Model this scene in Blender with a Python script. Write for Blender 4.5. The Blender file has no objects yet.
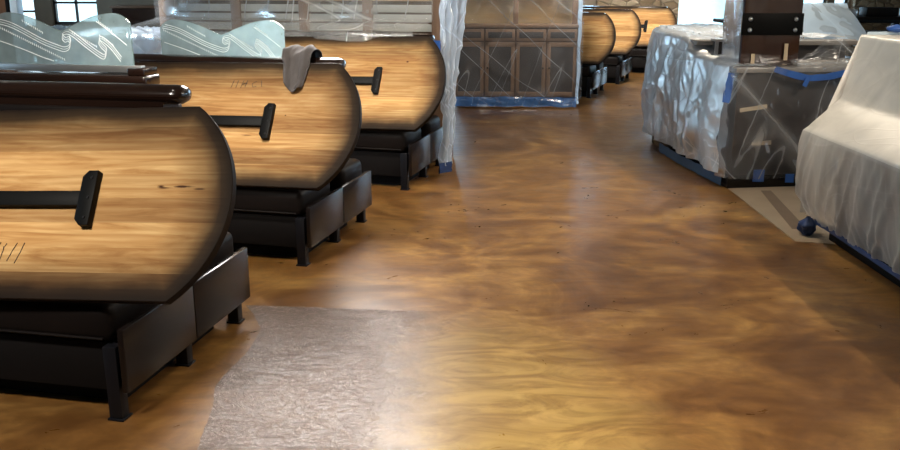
import bpy, bmesh, math, random
from mathutils import Vector, Matrix, noise
S = bpy.context.scene
C = S.collection
R = math.radians
random.seed(4)

# ------------------------------------------------------------------ helpers
def finish(bm, smooth=True):
    bmesh.ops.recalc_face_normals(bm, faces=bm.faces[:])
    if smooth:
        for f in bm.faces: f.smooth = True
        for e in bm.edges:
            if len(e.link_faces) == 2 and e.calc_face_angle(0) > R(38): e.smooth = False

def obj(name, bm, mat, parent=None, loc=None, rot=None, smooth=True, recalc=True):
    if recalc: finish(bm, smooth)
    else:
        for f in bm.faces: f.smooth = True
    me = bpy.data.meshes.new(name); bm.to_mesh(me); bm.free()
    mats = mat if isinstance(mat, (list, tuple)) else [mat]
    for m in mats: me.materials.append(m)
    o = bpy.data.objects.new(name, me); C.objects.link(o)
    if parent: o.parent = parent
    if loc: o.location = loc
    if rot: o.rotation_euler = rot
    return o

def tag(o, label, cat, group=None, kind=None):
    o['label'] = label; o['category'] = cat
    if group: o['group'] = group
    if kind: o['kind'] = kind
    return o

def thing(name, label, cat, loc=(0, 0, 0), rz=0, group=None):
    o = bpy.data.objects.new(name, None); C.objects.link(o)
    o.location = loc; o.rotation_euler = (0, 0, rz)
    o.empty_display_size = .1
    return tag(o, label, cat, group)

def struct(name, bm, m, **k):
    o = obj(name, bm, m, **k)
    if not o.parent: o['kind'] = 'structure'
    return o

def NB(): return bmesh.new()

def box(bm, x0, y0, z0, x1, y1, z1, bev=0, seg=2, mi=0):
    vs = [bm.verts.new(p) for p in ((x0,y0,z0),(x1,y0,z0),(x1,y1,z0),(x0,y1,z0),(x0,y0,z1),(x1,y0,z1),(x1,y1,z1),(x0,y1,z1))]
    fs = [bm.faces.new([vs[i] for i in q]) for q in ((3,2,1,0),(4,5,6,7),(0,1,5,4),(1,2,6,5),(2,3,7,6),(3,0,4,7))]
    for f in fs: f.material_index = mi
    if bev:
        es = list({e for f in fs for e in f.edges})
        bmesh.ops.bevel(bm, geom=es, offset=bev, segments=seg, profile=.5, affect='EDGES')
    return bm

def prism(bm, pts, z0, z1, bev=0, seg=2):
    """extrude a CCW outline in XY between z0 and z1"""
    a = [bm.verts.new((p[0], p[1], z0)) for p in pts]
    b = [bm.verts.new((p[0], p[1], z1)) for p in pts]
    n = len(pts); fs = [bm.faces.new(a[::-1]), bm.faces.new(b)]
    for i in range(n):
        j = (i+1) % n; fs.append(bm.faces.new((a[i], a[j], b[j], b[i])))
    if bev:
        es = list(set(fs[0].edges) | set(fs[1].edges))
        bmesh.ops.bevel(bm, geom=es, offset=bev, segments=seg, profile=.5, affect='EDGES')
    return bm

def tube(bm, pts, r, n=10, cap=True):
    pts = [Vector(p) for p in pts]; rings = []
    up = Vector((0, 0, 1))
    for i, p in enumerate(pts):
        d = (pts[min(i+1, len(pts)-1)] - pts[max(i-1, 0)]).normalized()
        u = up if abs(d.dot(up)) < .95 else Vector((1, 0, 0))
        s = d.cross(u).normalized(); t = s.cross(d)
        rr = r[i] if isinstance(r, (list, tuple)) else r
        rings.append([bm.verts.new(p + rr*(math.cos(2*math.pi*k/n)*s + math.sin(2*math.pi*k/n)*t)) for k in range(n)])
    for a, b in zip(rings, rings[1:]):
        for k in range(n): bm.faces.new((a[k], a[(k+1) % n], b[(k+1) % n], b[k]))
    if cap: bm.faces.new(rings[0][::-1]); bm.faces.new(rings[-1])
    return bm

def grid(bm, nu, nv, f):
    """surface of f(u,v), u,v in 0..1"""
    g = [[bm.verts.new(f(i/nu, j/nv)) for j in range(nv+1)] for i in range(nu+1)]
    for i in range(nu):
        for j in range(nv): bm.faces.new((g[i][j], g[i+1][j], g[i+1][j+1], g[i][j+1]))
    return bm

def N3(x, y, z=0): return noise.noise(Vector((x, y, z)))
def ridge(x, y, z=0): return 1 - min(1, abs(N3(x, y, z))*3.2)

# ------------------------------------------------------------------ materials
def mat(name):
    m = bpy.data.materials.new(name); m.use_nodes = True
    nt = m.node_tree; nt.nodes.clear()
    return m, nt
class G:
    def __init__(s, nt): s.nt = nt
    def n(s, t, **k):
        nd = s.nt.nodes.new(t)
        for a, b in k.items():
            if a[0] == '_': nd.inputs[a[1:].replace('_', ' ')].default_value = b
            else: setattr(nd, a, b)
        return nd
    def l(s, a, b): s.nt.links.new(a, b)
    def coord(s, scale=(1, 1, 1), kind='Object', rot=(0, 0, 0)):
        t = s.n('ShaderNodeTexCoord'); m = s.n('ShaderNodeMapping')
        m.inputs['Scale'].default_value = scale; m.inputs['Rotation'].default_value = rot
        s.l(t.outputs[kind], m.inputs[0]); return m.outputs[0]
    def streak(s, rot, scale):
        m = s.n('ShaderNodeMapping'); m.inputs['Scale'].default_value = scale
        s.l(s.coord((1, 1, 1), 'Object', rot), m.inputs[0]); return m.outputs[0]
    def noise(s, co, scale=5, detail=4, rough=.5, dist=0):
        t = s.n('ShaderNodeTexNoise', _Scale=scale, _Detail=detail, _Roughness=rough, _Distortion=dist); s.l(co, t.inputs['Vector']); return t.outputs['Fac']
    def ramp(s, fac, stops, interp='LINEAR'):
        r = s.n('ShaderNodeValToRGB'); r.color_ramp.interpolation = interp
        e = r.color_ramp.elements
        while len(e) < len(stops): e.new(.5)
        for el, (p, c) in zip(e, stops):
            el.position = p; el.color = (*c, 1) if isinstance(c, (tuple, list)) else (c, c, c, 1)
        s.l(fac, r.inputs[0]); return r.outputs[0]
    def mix(s, fac, a, b, mode='MIX'):
        m = s.n('ShaderNodeMix', data_type='RGBA', blend_type=mode)
        for v, i in ((fac, 0), (a, 6), (b, 7)):
            if hasattr(v, 'node'): s.l(v, m.inputs[i])
            else: m.inputs[i].default_value = v if i == 0 else (*v, 1)
        return m.outputs[2]
    def math(s, op, a, b=0, clamp=False):
        m = s.n('ShaderNodeMath', operation=op, use_clamp=clamp)
        for v, i in ((a, 0), (b, 1)):
            if hasattr(v, 'node'): s.l(v, m.inputs[i])
            else: m.inputs[i].default_value = v
        return m.outputs[0]
    def bump(s, h, strength=.2, dist=.01):
        b = s.n('ShaderNodeBump', _Strength=strength, _Distance=dist); s.l(h, b.inputs['Height']); return b.outputs[0]
    def bsdf(s, color=None, rough=.5, metal=0, normal=None, coat=0, spec=.5, coatr=.05, trans=0):
        p = s.n('ShaderNodeBsdfPrincipled')
        for v, k in ((color, 'Base Color'), (rough, 'Roughness')):
            if v is None: continue
            if hasattr(v, 'node'): s.l(v, p.inputs[k])
            else: p.inputs[k].default_value = (*v, 1) if k == 'Base Color' else v
        p.inputs['Metallic'].default_value = metal; p.inputs['Coat Weight'].default_value = coat
        p.inputs['Coat Roughness'].default_value = coatr
        p.inputs['Specular IOR Level'].default_value = spec
        p.inputs['Transmission Weight'].default_value = trans
        if normal is not None: s.l(normal, p.inputs['Normal'])
        return p
    def out(s, sh):
        o = s.n('ShaderNodeOutputMaterial'); s.l(sh, o.inputs[0])

def simple(name, col, rough=.5, metal=0, coat=0, var=.15, scale=8, bump=0, bscale=60, spec=.5):
    m, nt = mat(name); g = G(nt); co = g.coord()
    nz = g.noise(co, scale, 4)
    c = g.mix(nz, tuple(x*(1-var) for x in col), tuple(min(1, x*(1+var)) for x in col))
    nm = g.bump(g.noise(co, bscale, 3), bump, .003) if bump else None
    g.out(g.bsdf(c, rough, metal, nm, coat, spec).outputs[0]); return m

def wood_board(name, seed, knots, rimw=1):
    """maple planks running along X, stain darkened (sunburst) towards the rim by the finish itself"""
    m, nt = mat(name); g = G(nt)
    co = g.coord(); sep = g.n('ShaderNodeSeparateXYZ'); g.l(co, sep.inputs[0])
    X, Yc = sep.outputs[0], sep.outputs[1]
    row = g.math('FLOOR', g.math('MULTIPLY', g.math('ADD', Yc, seed*.37), 1/.098))
    wn = g.n('ShaderNodeTexWhiteNoise', noise_dimensions='1D'); g.l(g.math('ADD', row, seed), wn.inputs['W'])
    # grain shifted per plank
    cb = g.n('ShaderNodeCombineXYZ'); g.l(g.math('ADD', g.math('MULTIPLY', X, .9), g.math('MULTIPLY', wn.outputs['Value'], 9)), cb.inputs[0])
    g.l(g.math('MULTIPLY', Yc, 9), cb.inputs[1]); g.l(wn.outputs['Value'], cb.inputs[2])
    w = g.noise(cb.outputs[0], 2.2, 5, .6, 1.2)
    cb2 = g.n('ShaderNodeCombineXYZ'); g.l(g.math('MULTIPLY', X, 3), cb2.inputs[0]); g.l(g.math('MULTIPLY', Yc, 120), cb2.inputs[1]); g.l(wn.outputs['Value'], cb2.inputs[2])
    fine = g.noise(cb2.outputs[0], 1.5, 3, .6)
    wave = g.n('ShaderNodeTexWave', wave_type='RINGS', _Scale=1.6, _Distortion=7, _Detail=3); wave.inputs['Detail Scale'].default_value = .8
    g.l(cb.outputs[0], wave.inputs[0])
    base = g.ramp(w, [(.3, (.30, .15, .055)), (.46, (.50, .30, .125)), (.66, (.66, .45, .215))])
    base = g.mix(g.math('MULTIPLY', fine, .45), base, (.28, .13, .045))
    base = g.mix(g.math('MULTIPLY', g.math('SUBTRACT', 1, wave.outputs['Fac']), .34), base, (.28, .12, .035))
    tint = g.ramp(wn.outputs['Value'], [(0, (.55, .48, .42)), (.5, (.88, .86, .82)), (1, (1.15, 1.13, 1.05))])
    base = g.mix(.9, base, tint, 'MULTIPLY')
    # knots / mineral streaks
    for kx, ky, sx, sy in knots:
        mp = g.n('ShaderNodeMapping'); g.l(co, mp.inputs[0])
        mp.inputs['Location'].default_value = (-kx/sx, -ky/sy, 0); mp.inputs['Scale'].default_value = (1/sx, 1/sy, 0)
        nz = g.n('ShaderNodeTexNoise', _Scale=14, _Detail=4); g.l(co, nz.inputs[0])
        ln = g.n('ShaderNodeVectorMath', operation='LENGTH'); g.l(mp.outputs[0], ln.inputs[0])
        f = g.math('ADD', ln.outputs['Value'], g.math('MULTIPLY', g.math('SUBTRACT', nz.outputs['Fac'], .5), 1.5))
        k = g.ramp(f, [(.25, 1.), (.75, 0.)]); base = g.mix(k, base, (.06, .022, .01))
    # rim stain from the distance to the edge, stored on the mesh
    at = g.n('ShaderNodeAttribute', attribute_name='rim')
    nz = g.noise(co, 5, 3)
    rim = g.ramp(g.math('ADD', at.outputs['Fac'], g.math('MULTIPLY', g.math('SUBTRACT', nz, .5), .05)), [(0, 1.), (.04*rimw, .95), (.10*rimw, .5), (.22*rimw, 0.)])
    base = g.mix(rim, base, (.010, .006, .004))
    g.out(g.bsdf(base, .55, 0, g.bump(fine, .06, .002), 0, .08, .25).outputs[0]); return m

def plastic(name, opac=(.15, .5), tint=(.86, .9, .95), scale=6, stretch=(1, 1, .35), rough=.22, lines=(.0, .8), rot=(0, 0, 0), transl=.45, bump=.6, gloss=.5):
    """thin polythene sheeting: see-through, milky where it is creased"""
    m, nt = mat(name); g = G(nt)
    co = g.coord(stretch, 'Object', rot)
    a = g.noise(co, scale, 3, .5, .6)
    rid = g.math('ABSOLUTE', g.math('SUBTRACT', g.noise(g.streak((rot[0]+.1, rot[1]+.85, rot[2]), (1, .4, .04)), scale*.9, 0, .5, 0), .5))
    rid2 = g.math('ABSOLUTE', g.math('SUBTRACT', g.noise(g.streak((rot[0]-.1, rot[1]-.4, rot[2]), (1.2, .4, .05)), scale*1.2, 0, .5, 0), .5))
    line = g.math('MAXIMUM', g.ramp(rid, [(0, 1.), (.008, .4), (.03, 0.)]), g.ramp(rid2, [(0, 1.), (.007, .3), (.022, 0.)]))
    op = g.ramp(a, [(.3, opac[0]), (.7, opac[1])])
    op = g.math('ADD', op, g.math('MULTIPLY', line, lines[1]*.5), True)
    nm = g.bump(g.math('ADD', g.math('MULTIPLY', a, 1.), g.math('MULTIPLY', line, .35)), bump, .03)
    d = g.n('ShaderNodeBsdfDiffuse', _Color=(*tint, 1)); g.l(nm, d.inputs['Normal'])
    t = g.n('ShaderNodeBsdfTranslucent', _Color=(*tint, 1)); g.l(nm, t.inputs['Normal'])
    m1 = g.n('ShaderNodeMixShader', _Fac=transl); g.l(d.outputs[0], m1.inputs[1]); g.l(t.outputs[0], m1.inputs[2])
    tr = g.n('ShaderNodeBsdfTransparent', _Color=(.96, .97, .98, 1))
    m2 = g.n('ShaderNodeMixShader'); g.l(op, m2.inputs[0]); g.l(tr.outputs[0], m2.inputs[1]); g.l(m1.outputs[0], m2.inputs[2])
    gl = g.n('ShaderNodeBsdfGlossy', _Roughness=rough); gl.inputs['Color'].default_value = (1, 1, 1, 1); g.l(nm, gl.inputs['Normal'])
    fr = g.n('ShaderNodeFresnel', _IOR=1.5); g.l(nm, fr.inputs['Normal'])
    m3 = g.n('ShaderNodeMixShader'); g.l(g.math('ADD', g.math('MULTIPLY', fr.outputs[0], gloss), .01, True), m3.inputs[0]); g.l(m2.outputs[0], m3.inputs[1]); g.l(gl.outputs[0], m3.inputs[2])
    g.out(m3.outputs[0]); return m

def floor_mat():
    m, nt = mat('floor_metallic_epoxy'); g = G(nt)
    co = g.coord((1, 1.0, 1)); co2 = g.coord((.8, 1.0, 1), rot=(0, 0, R(20)))
    big = g.noise(co, .55, 3, .5, .6)
    sw = g.noise(co2, 1.5, 7, .62, 1.6)
    sm = g.noise(co2, 8.5, 8, .72, 1.8)
    arc = g.noise(g.coord((.7, 2.6, 1), rot=(0, 0, R(35))), 5, 6, .65, 3.0)
    sm = g.noise(co2, 6, 6, .6, 1.5)
    arc = g.noise(g.coord((.75, 1.6, 1), rot=(0, 0, R(35))), 3.2, 6, .6, 2.6)
    c = g.ramp(sw, [(.34, (.085, .040, .012)), (.46, (.145, .073, .022)), (.55, (.205, .112, .036)), (.66, (.29, .175, .06))])
    c = g.mix(1., c, g.ramp(arc, [(.34, (.80, .77, .74)), (.48, (1., 1., 1.)), (.66, (1.25, 1.28, 1.28))]), 'MULTIPLY')
    c = g.mix(1., c, g.ramp(sm, [(.36, (.78, .76, .74)), (.5, (1., 1., 1.)), (.66, (1.25, 1.27, 1.25))]), 'MULTIPLY')
    c = g.mix(g.ramp(big, [(.35, .4), (.65, 0.)]), c, (.10, .042, .014))
    c = g.mix(1., c, (1.06, 1.0, .86), 'MULTIPLY')
    # a yellower pour towards the front
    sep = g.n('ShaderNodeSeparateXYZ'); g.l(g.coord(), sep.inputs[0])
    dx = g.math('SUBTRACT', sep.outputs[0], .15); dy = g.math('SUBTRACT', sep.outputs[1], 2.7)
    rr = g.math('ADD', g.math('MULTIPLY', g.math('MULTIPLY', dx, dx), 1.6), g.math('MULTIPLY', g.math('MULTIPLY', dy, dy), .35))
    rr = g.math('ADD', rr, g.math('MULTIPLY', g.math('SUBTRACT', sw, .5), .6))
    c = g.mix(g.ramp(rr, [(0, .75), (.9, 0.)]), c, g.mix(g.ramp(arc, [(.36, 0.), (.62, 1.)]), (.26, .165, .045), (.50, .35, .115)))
    wv = g.noise(g.coord((.7, 1.8, 1), rot=(0, 0, R(-25))), 4, 2, .4, .8)
    h = g.math('ADD', wv, g.math('MULTIPLY', g.noise(co, 11, 2, .4), .35))
    nm = g.bump(h, .13, .012)
    ro = g.ramp(sm, [(.3, .27), (.7, .40)])
    g.out(g.bsdf(c, ro, 0, nm, 0, .6).outputs[0]); return m

def patch_mat():
    m, nt = mat('painted_floor_sheen'); g = G(nt)  # greyish tint and pale streaks paint reflected window light into the floor
    co = g.coord()
    wr = g.math('ABSOLUTE', g.math('SUBTRACT', g.noise(g.coord((1, 2.0, 1), rot=(0, 0, R(20))), 5, 6, .6, 2.6), .5))
    wr = g.ramp(wr, [(0, 1.), (.025, .3), (.07, 0.)])
    gr = g.noise(co, 60, 6, .8); gr2 = g.noise(co, 24, 6, .7, 1.)
    h = g.math('ADD', g.math('ADD', g.math('MULTIPLY', gr, .35), g.math('MULTIPLY', gr2, .5)), g.math('MULTIPLY', wr, .22))
    nm = g.bump(h, 1., .0055)
    p = g.bsdf(g.mix(g.ramp(g.math('ADD', g.math('MULTIPLY', gr, .6), g.math('MULTIPLY', gr2, .4)), [(.38, 0.), (.62, 1.)]), (.07, .042, .032), g.mix(wr, (.20, .135, .105), (.50, .41, .35))), .33, 0, nm, 0, .8)
    at = g.n('ShaderNodeAttribute', attribute_name='fade')
    a = g.math('MULTIPLY', g.ramp(g.math('ADD', at.outputs['Fac'], g.math('MULTIPLY', g.math('SUBTRACT', gr2, .5), .45)), [(.12, 0.), (.75, 1.)]), .8)
    tr = g.n('ShaderNodeBsdfTransparent'); mx = g.n('ShaderNodeMixShader')
    g.l(a, mx.inputs[0]); g.l(tr.outputs[0], mx.inputs[1]); g.l(p.outputs[0], mx.inputs[2]); g.out(mx.outputs[0]); return m

def leather_mat():
    m, nt = mat('dark_leather'); g = G(nt); co = g.coord()
    v = g.n('ShaderNodeTexVoronoi', _Scale=140); g.l(co, v.inputs[0])
    c = g.mix(g.noise(co, 4, 4), (.004, .003, .003), (.011, .008, .007))
    g.out(g.bsdf(c, .48, 0, g.bump(v.outputs['Distance'], .15, .002), 0, .08).outputs[0]); return m

def darkwood(name, a=(.012, .008, .007), b=(.035, .018, .012), rough=.28, coat=.5, axis=(1, 14, 14), spec=.5):
    m, nt = mat(name); g = G(nt); co = g.coord(axis)
    c = g.mix(g.noise(co, 3, 5, .6, .6), a, b)
    g.out(g.bsdf(c, rough, 0, g.bump(g.noise(co, 6, 4), .06, .003), coat, spec, .12).outputs[0]); return m

def stone_mat():
    m, nt = mat('rough_stone_masonry'); g = G(nt)
    co = g.coord((1, 1, 1.5)); v = g.n('ShaderNodeTexVoronoi', feature='F1', _Scale=4.2); g.l(co, v.inputs[0])
    e = g.n('ShaderNodeTexVoronoi', feature='DISTANCE_TO_EDGE', _Scale=4.2); g.l(co, e.inputs[0])
    sp = g.n('ShaderNodeSeparateColor'); g.l(v.outputs['Color'], sp.inputs[0])
    c = g.ramp(sp.outputs[0], [(0, (.22, .15, .09)), (.5, (.36, .28, .18)), (1, (.52, .44, .32))])
    c = g.mix(g.math('MULTIPLY', g.noise(co, 14, 5), .5), c, (.2, .14, .08))
    c = g.mix(g.ramp(e.outputs['Distance'], [(0, 1.), (.05, 0.)]), c, (.16, .13, .1))
    h = g.math('ADD', g.ramp(e.outputs['Distance'], [(0, 0.), (.12, 1.)]), g.math('MULTIPLY', g.noise(co, 20, 4), .4))
    g.out(g.bsdf(c, .9, 0, g.bump(h, .8, .03)).outputs[0]); return m

def etched_glass():
    m, nt = mat('etched_glass'); g = G(nt); co = g.coord()
    nz = g.noise(co, 7, 3)
    d = g.n('ShaderNodeBsdfDiffuse', _Color=(.42, .49, .50, 1)); t = g.n('ShaderNodeBsdfTranslucent', _Color=(.50, .70, .76, 1))
    m1 = g.n('ShaderNodeMixShader', _Fac=.5); g.l(d.outputs[0], m1.inputs[1]); g.l(t.outputs[0], m1.inputs[2])
    tr = g.n('ShaderNodeBsdfTransparent', _Color=(.84, .93, .94, 1)); m2 = g.n('ShaderNodeMixShader')
    g.l(g.ramp(nz, [(.3, .35), (.7, .62)]), m2.inputs[0]); g.l(tr.outputs[0], m2.inputs[1]); g.l(m1.outputs[0], m2.inputs[2])
    gl = g.n('ShaderNodeBsdfGlossy', _Roughness=.15); fr = g.n('ShaderNodeFresnel', _IOR=1.5); m3 = g.n('ShaderNodeMixShader')
    g.l(fr.outputs[0], m3.inputs[0]); g.l(m2.outputs[0], m3.inputs[1]); g.l(gl.outputs[0], m3.inputs[2])
    g.out(m3.outputs[0]); return m

def pane_mat():
    m, nt = mat('window_glass'); g = G(nt)
    tr = g.n('ShaderNodeBsdfTransparent', _Color=(.93, .98, 1, 1)); gl = g.n('ShaderNodeBsdfGlossy', _Roughness=.02)
    fr = g.n('ShaderNodeFresnel', _IOR=1.45); mx = g.n('ShaderNodeMixShader')
    g.l(fr.outputs[0], mx.inputs[0]); g.l(tr.outputs[0], mx.inputs[1]); g.l(gl.outputs[0], mx.inputs[2]); g.out(mx.outputs[0]); return m

M = dict(
    leather=leather_mat(), rail=darkwood('polished_dark_rail', (.005, .003, .002), (.020, .009, .006), .2, .45),
    plank=darkwood('dark_plank', (.004, .003, .003), (.010, .006, .005), .26, 0, (1, 14, 14), .35),
    base=simple('black_base', (.004, .003, .003), .7, spec=.15), leg=simple('dark_metal_leg', (.006, .006, .008), .4, 0, spec=.2),
    black=simple('black_steel', (.004, .004, .004), .5, .0, spec=.08), steel=simple('bolt_steel', (.6, .6, .6), .3, 1),
    pillar=darkwood('pillar_wood', (.022, .010, .007), (.048, .020, .013), .2, 1, (14, 14, 1)),
    panel=simple('dark_brown_panel', (.022, .015, .013), .5, var=.3), counter=simple('stone_counter', (.25, .23, .21), .25, var=.25, scale=20),
    cabinet=darkwood('cabinet_wood', (.075, .038, .022), (.14, .075, .042), .4, .1, (10, 10, 1)),
    cabframe=darkwood('cabinet_frame_wood', (.15, .085, .05), (.24, .145, .09), .4, .1, (10, 10, 1)),
    warm=darkwood('honey_wood', (.50, .34, .17), (.66, .48, .27), .5, 0, (1, 8, 8)), slat=simple('pale_grey_board', (.42, .42, .38), .5),
    mesh=simple('charcoal_screen', (.035, .030, .030), .6), wall=simple('plaster', (.24, .19, .14), .85, bump=.2),
    ceil=simple('ceiling_paint', (.16, .13, .10), .9), conc=simple('bare_concrete', (.30, .235, .165), .55, var=.2, scale=4, bump=.2, bscale=25),
    blue=simple('blue_tape', (.022, .095, .36), .5, var=.45, scale=14), navy=simple('dusty_blue_tape', (.012, .035, .12), .5, var=.5, scale=20), tan=simple('tan_tape', (.45, .36, .24), .6), rag=simple('grey_rag', (.075, .066, .064), .95, bump=.8, bscale=160),
    frame=simple('window_frame_paint', (.06, .06, .065), .5), bframe=simple('pale_window_frame', (.45, .56, .66), .5), stone=stone_mat(), glass=etched_glass(), pane=pane_mat(),
    etch=simple('etched_line', (.72, .78, .78), .5), floor=floor_mat(), patch=patch_mat(), pencil=simple('pencil', (.03, .02, .015), .8), brushed=simple('brushed_metal', (.55, .55, .55), .3, .9),
    clear=plastic('clear_sheeting', (.03, .14), scale=3.5, stretch=(1, 1, 1), rot=(0, 0, 0), lines=(0, .6), bump=.12, gloss=.45),
    crumple=plastic('crumpled_sheeting', (.42, .84), tint=(.78, .88, 1.0), scale=5.0, stretch=(1, 1, .4), rough=.36, transl=.45, bump=.3, gloss=.5),
    milky=plastic('milky_sheeting', (.60, .82), tint=(.90, .87, .80), scale=4, stretch=(1.4, 1, .3), lines=(0, 0), rough=.4, transl=.35, bump=.12, gloss=.3),
    haze=plastic('hazy_sheeting', (.12, .30), tint=(.86, .86, .86), scale=3, stretch=(1, 1, .6), rot=(0, .3, 0), lines=(0, .8), bump=.12, gloss=.4),
    milky_low=plastic('lower_milky_sheeting', (.34, .66), tint=(.86, .81, .72), scale=4, stretch=(1.4, 1, .3), lines=(0, .1), rough=.4, transl=.35, bump=.15, gloss=.3),
    sheen_film=plastic('blue_reflection_film', (.42, .66), tint=(.50, .66, .90), scale=3, stretch=(1, 1, .3), rough=.2, transl=.2, bump=.1, gloss=.8, lines=(0, .3)),
    white=plastic('crumpled_white_sheeting', (.7, .96), tint=(.84, .92, 1.0), scale=5.0, stretch=(1, 1, .6), rough=.3, transl=.4, bump=.5, gloss=.5),
    satin=plastic('smooth_blue_white_sheeting', (.82, .92), tint=(.66, .82, .98), scale=2, lines=(0, .25), bump=.1, gloss=.4),
    bluish=plastic('blue_sheeting', (.55, .9), tint=(.10, .25, .60), scale=6, lines=(0, .3)),
)

# ------------------------------------------------------------------ room
bm = box(NB(), -11, -5, -.2, 12, 20, 0); struct('floor', bm, M['floor'])
bm = box(NB(), -11, -5, 3.3, 12, 20, 3.45); struct('ceiling', bm, M['ceil'])
bm = box(NB(), -11, -5.2, 0, 12, -5, 3.3); struct('wall_back', bm, M['wall'])

def wall_run(name, fixed, axis, a, b, holes, m, th=.3):
    """wall along X (axis 0) or Y (axis 1) with window holes (a0,a1,z0,z1)"""
    bm = NB()
    def seg(p, q, z0, z1):
        if q-p < .01 or z1-z0 < .01: return
        if axis == 0: box(bm, p, fixed, z0, q, fixed+th, z1)
        else: box(bm, fixed, p, z0, fixed+th, q, z1)
    cur = a
    for h in sorted(holes):
        seg(cur, h[0], 0, 3.3); seg(h[0], h[1], 0, h[2]); seg(h[0], h[1], h[3], 3.3); cur = h[1]
    seg(cur, b, 0, 3.3)
    return struct(name, bm, m)

win_n = [0]
def window(fixed, axis, h, nx, nz, m, lowz=None):
    win_n[0] += 1; bm = NB(); a0, a1, z0, z1 = h; w = .045
    def bar(p, q, u, v, d=.05):
        if axis == 0: box(bm, p, fixed+.10, u, q, fixed+.10+d, v)
        else: box(bm, fixed+.10, p, u, fixed+.10+d, q, v)
    bar(a0, a1, z0, z0+w*1.4, .09); bar(a0, a1, z1-w, z1, .09); bar(a0, a0+w, z0, z1, .09); bar(a1-w, a1, z0, z1, .09)
    for i in range(1, nx): x = a0+(a1-a0)*i/nx; bar(x-w/2, x+w/2, z0, z1)
    for i in range(1, nz): z = z0+(z1-z0)*i/nz; bar(a0, a1, z-w/2, z+w/2)
    o = struct('window_%d' % win_n[0], bm, m)
    bm = NB()
    if axis == 0: box(bm, a0, fixed+.12, z0, a1, fixed+.126, z1)
    else: box(bm, fixed+.12, a0, z0, fixed+.126, a1, z1)
    obj('window_pane', bm, M['pane'], o)
far = [(-10.6, -9.6, .5, 2.6), (-9.1, -8.72, .55, 2.6), (-8.36, -7.4, .79, 2.6), (-3.4, -.2, .9, 2.7), (1.9, 3.0, 1.45, 2.75), (4.75, 5.9, .15, 2.7), (6.45, 7.9, .95, 2.7), (8.05, 8.35, .95, 2.7)]  # hidden opening left of centre added, and one sill lowered, for reflections
wall_run('wall_far', 19, 0, -11, 12, far, M['wall'])
for h, nx, nz, m in zip(far, (2, 1, 2, 2, 2, 1, 1, 1), (4, 4, 4, 2, 2, 2, 2, 2), ('bframe', 'frame', 'frame', 'frame', 'frame', 'frame', 'frame', 'frame')): window(19, 0, h, nx, nz, M[m])
left = [(3, 5.2, .95, 2.6), (7, 9.2, .95, 2.6), (11, 13.2, .95, 2.6), (15, 17.2, .95, 2.6)]
wall_run('wall_left', -11.3, 1, -5, 20, left, M['wall'])
for h in left: window(-11.3, 1, h, 3, 3, M['frame'])
right = [(3, 5.4, .95, 2.6), (8, 10.4, .95, 2.6), (13, 15.4, .95, 2.6)]
wall_run('wall_right', 12, 1, -5, 20, right, M['wall'])
for h in right: window(12, 1, h, 3, 3, M['frame'])
# stone facing on the far wall, as deep blocks standing proud of it
def facing(n, x0, x1, z1=3.3, y0=18.8):
    struct('trim_%d' % n, box(NB(), x0, y0, 0, x1, 18.999, z1), M['stone'])
facing(1, 3.05, 4.35, 1.42); facing(2, 4.36, 4.72, 3.29, 18.7); facing(3, 8.4, 9.4, 3.29); facing(4, 1.0, 1.88); facing(5, 6.0, 6.35)
# bare strip of concrete between the two islands
bm = prism(NB(), [(2.27, 7.2), (2.23, 5.45), (2.6, 5.35), (3.9, 5.4), (3.9, 7.4)], 0, .004); o = struct('trim_6', bm, M['conc'])
bm = prism(NB(), [(2.50, 6.9), (2.32, 5.75), (2.42, 5.75), (2.58, 6.9)], .0042, .006); o = struct('trim_7', bm, simple('dark_stripe', (.15, .105, .07), .6))  # narrow darker stripe across the bare concrete

# rough glossy patch with the window reflection painted in, beside the first booth
out = [(-.95, 2.3), (-.93, 2.6), (-.9, 2.82), (-.92, 3.0), (-.93, 3.15), (-.97, 3.32), (-.95, 3.5), (-.91, 3.7), (-.91, 3.95), (-.99, 4.16), (-1.06, 4.28)]
def patch():
    bm = NB(); lay = bm.verts.layers.float.new('fade')
    nu, nv = 40, 50
    def edge(v):
        y = 2.3 + v*1.98
        for (xa, ya), (xb, yb) in zip(out, out[1:]):
            if ya <= y <= yb+1e-6: return xa + (xb-xa)*(y-ya)/(yb-ya), y
        return out[-1]
    g = []
    for j in range(nv+1):
        x0, y = edge(j/nv); x1 = .05+.05*math.sin(j*.3); r = []
        for i in range(nu+1):
            u = i/nu; x = x0+(x1-x0)*u + .008*N3(j*.7, 3, u)*(1 if i == 0 else 0)
            vt = bm.verts.new((x, y - .10*u*(j/nv), .003 + .002*N3(x*9, y*9))); vt[lay] = max(0, min(1, (1-u)*1.75)); r.append(vt)
        g.append(r)
    for j in range(nv):
        for i in range(nu): bm.faces.new((g[j][i], g[j][i+1], g[j+1][i+1], g[j+1][i]))
    return tag(obj('sheen_patch', bm, M['patch'], recalc=False), 'rough wrinkled glossy greyish patch with painted-in window reflection on the floor beside the nearest booth', 'painted sheen')
patch()

# ------------------------------------------------------------------ booths
LB = 1.55
def copy_tree(o, parent=None):
    c = o.copy(); C.objects.link(c)
    if parent: c.parent = parent
    for ch in o.children: copy_tree(ch, c)
    return c

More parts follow.
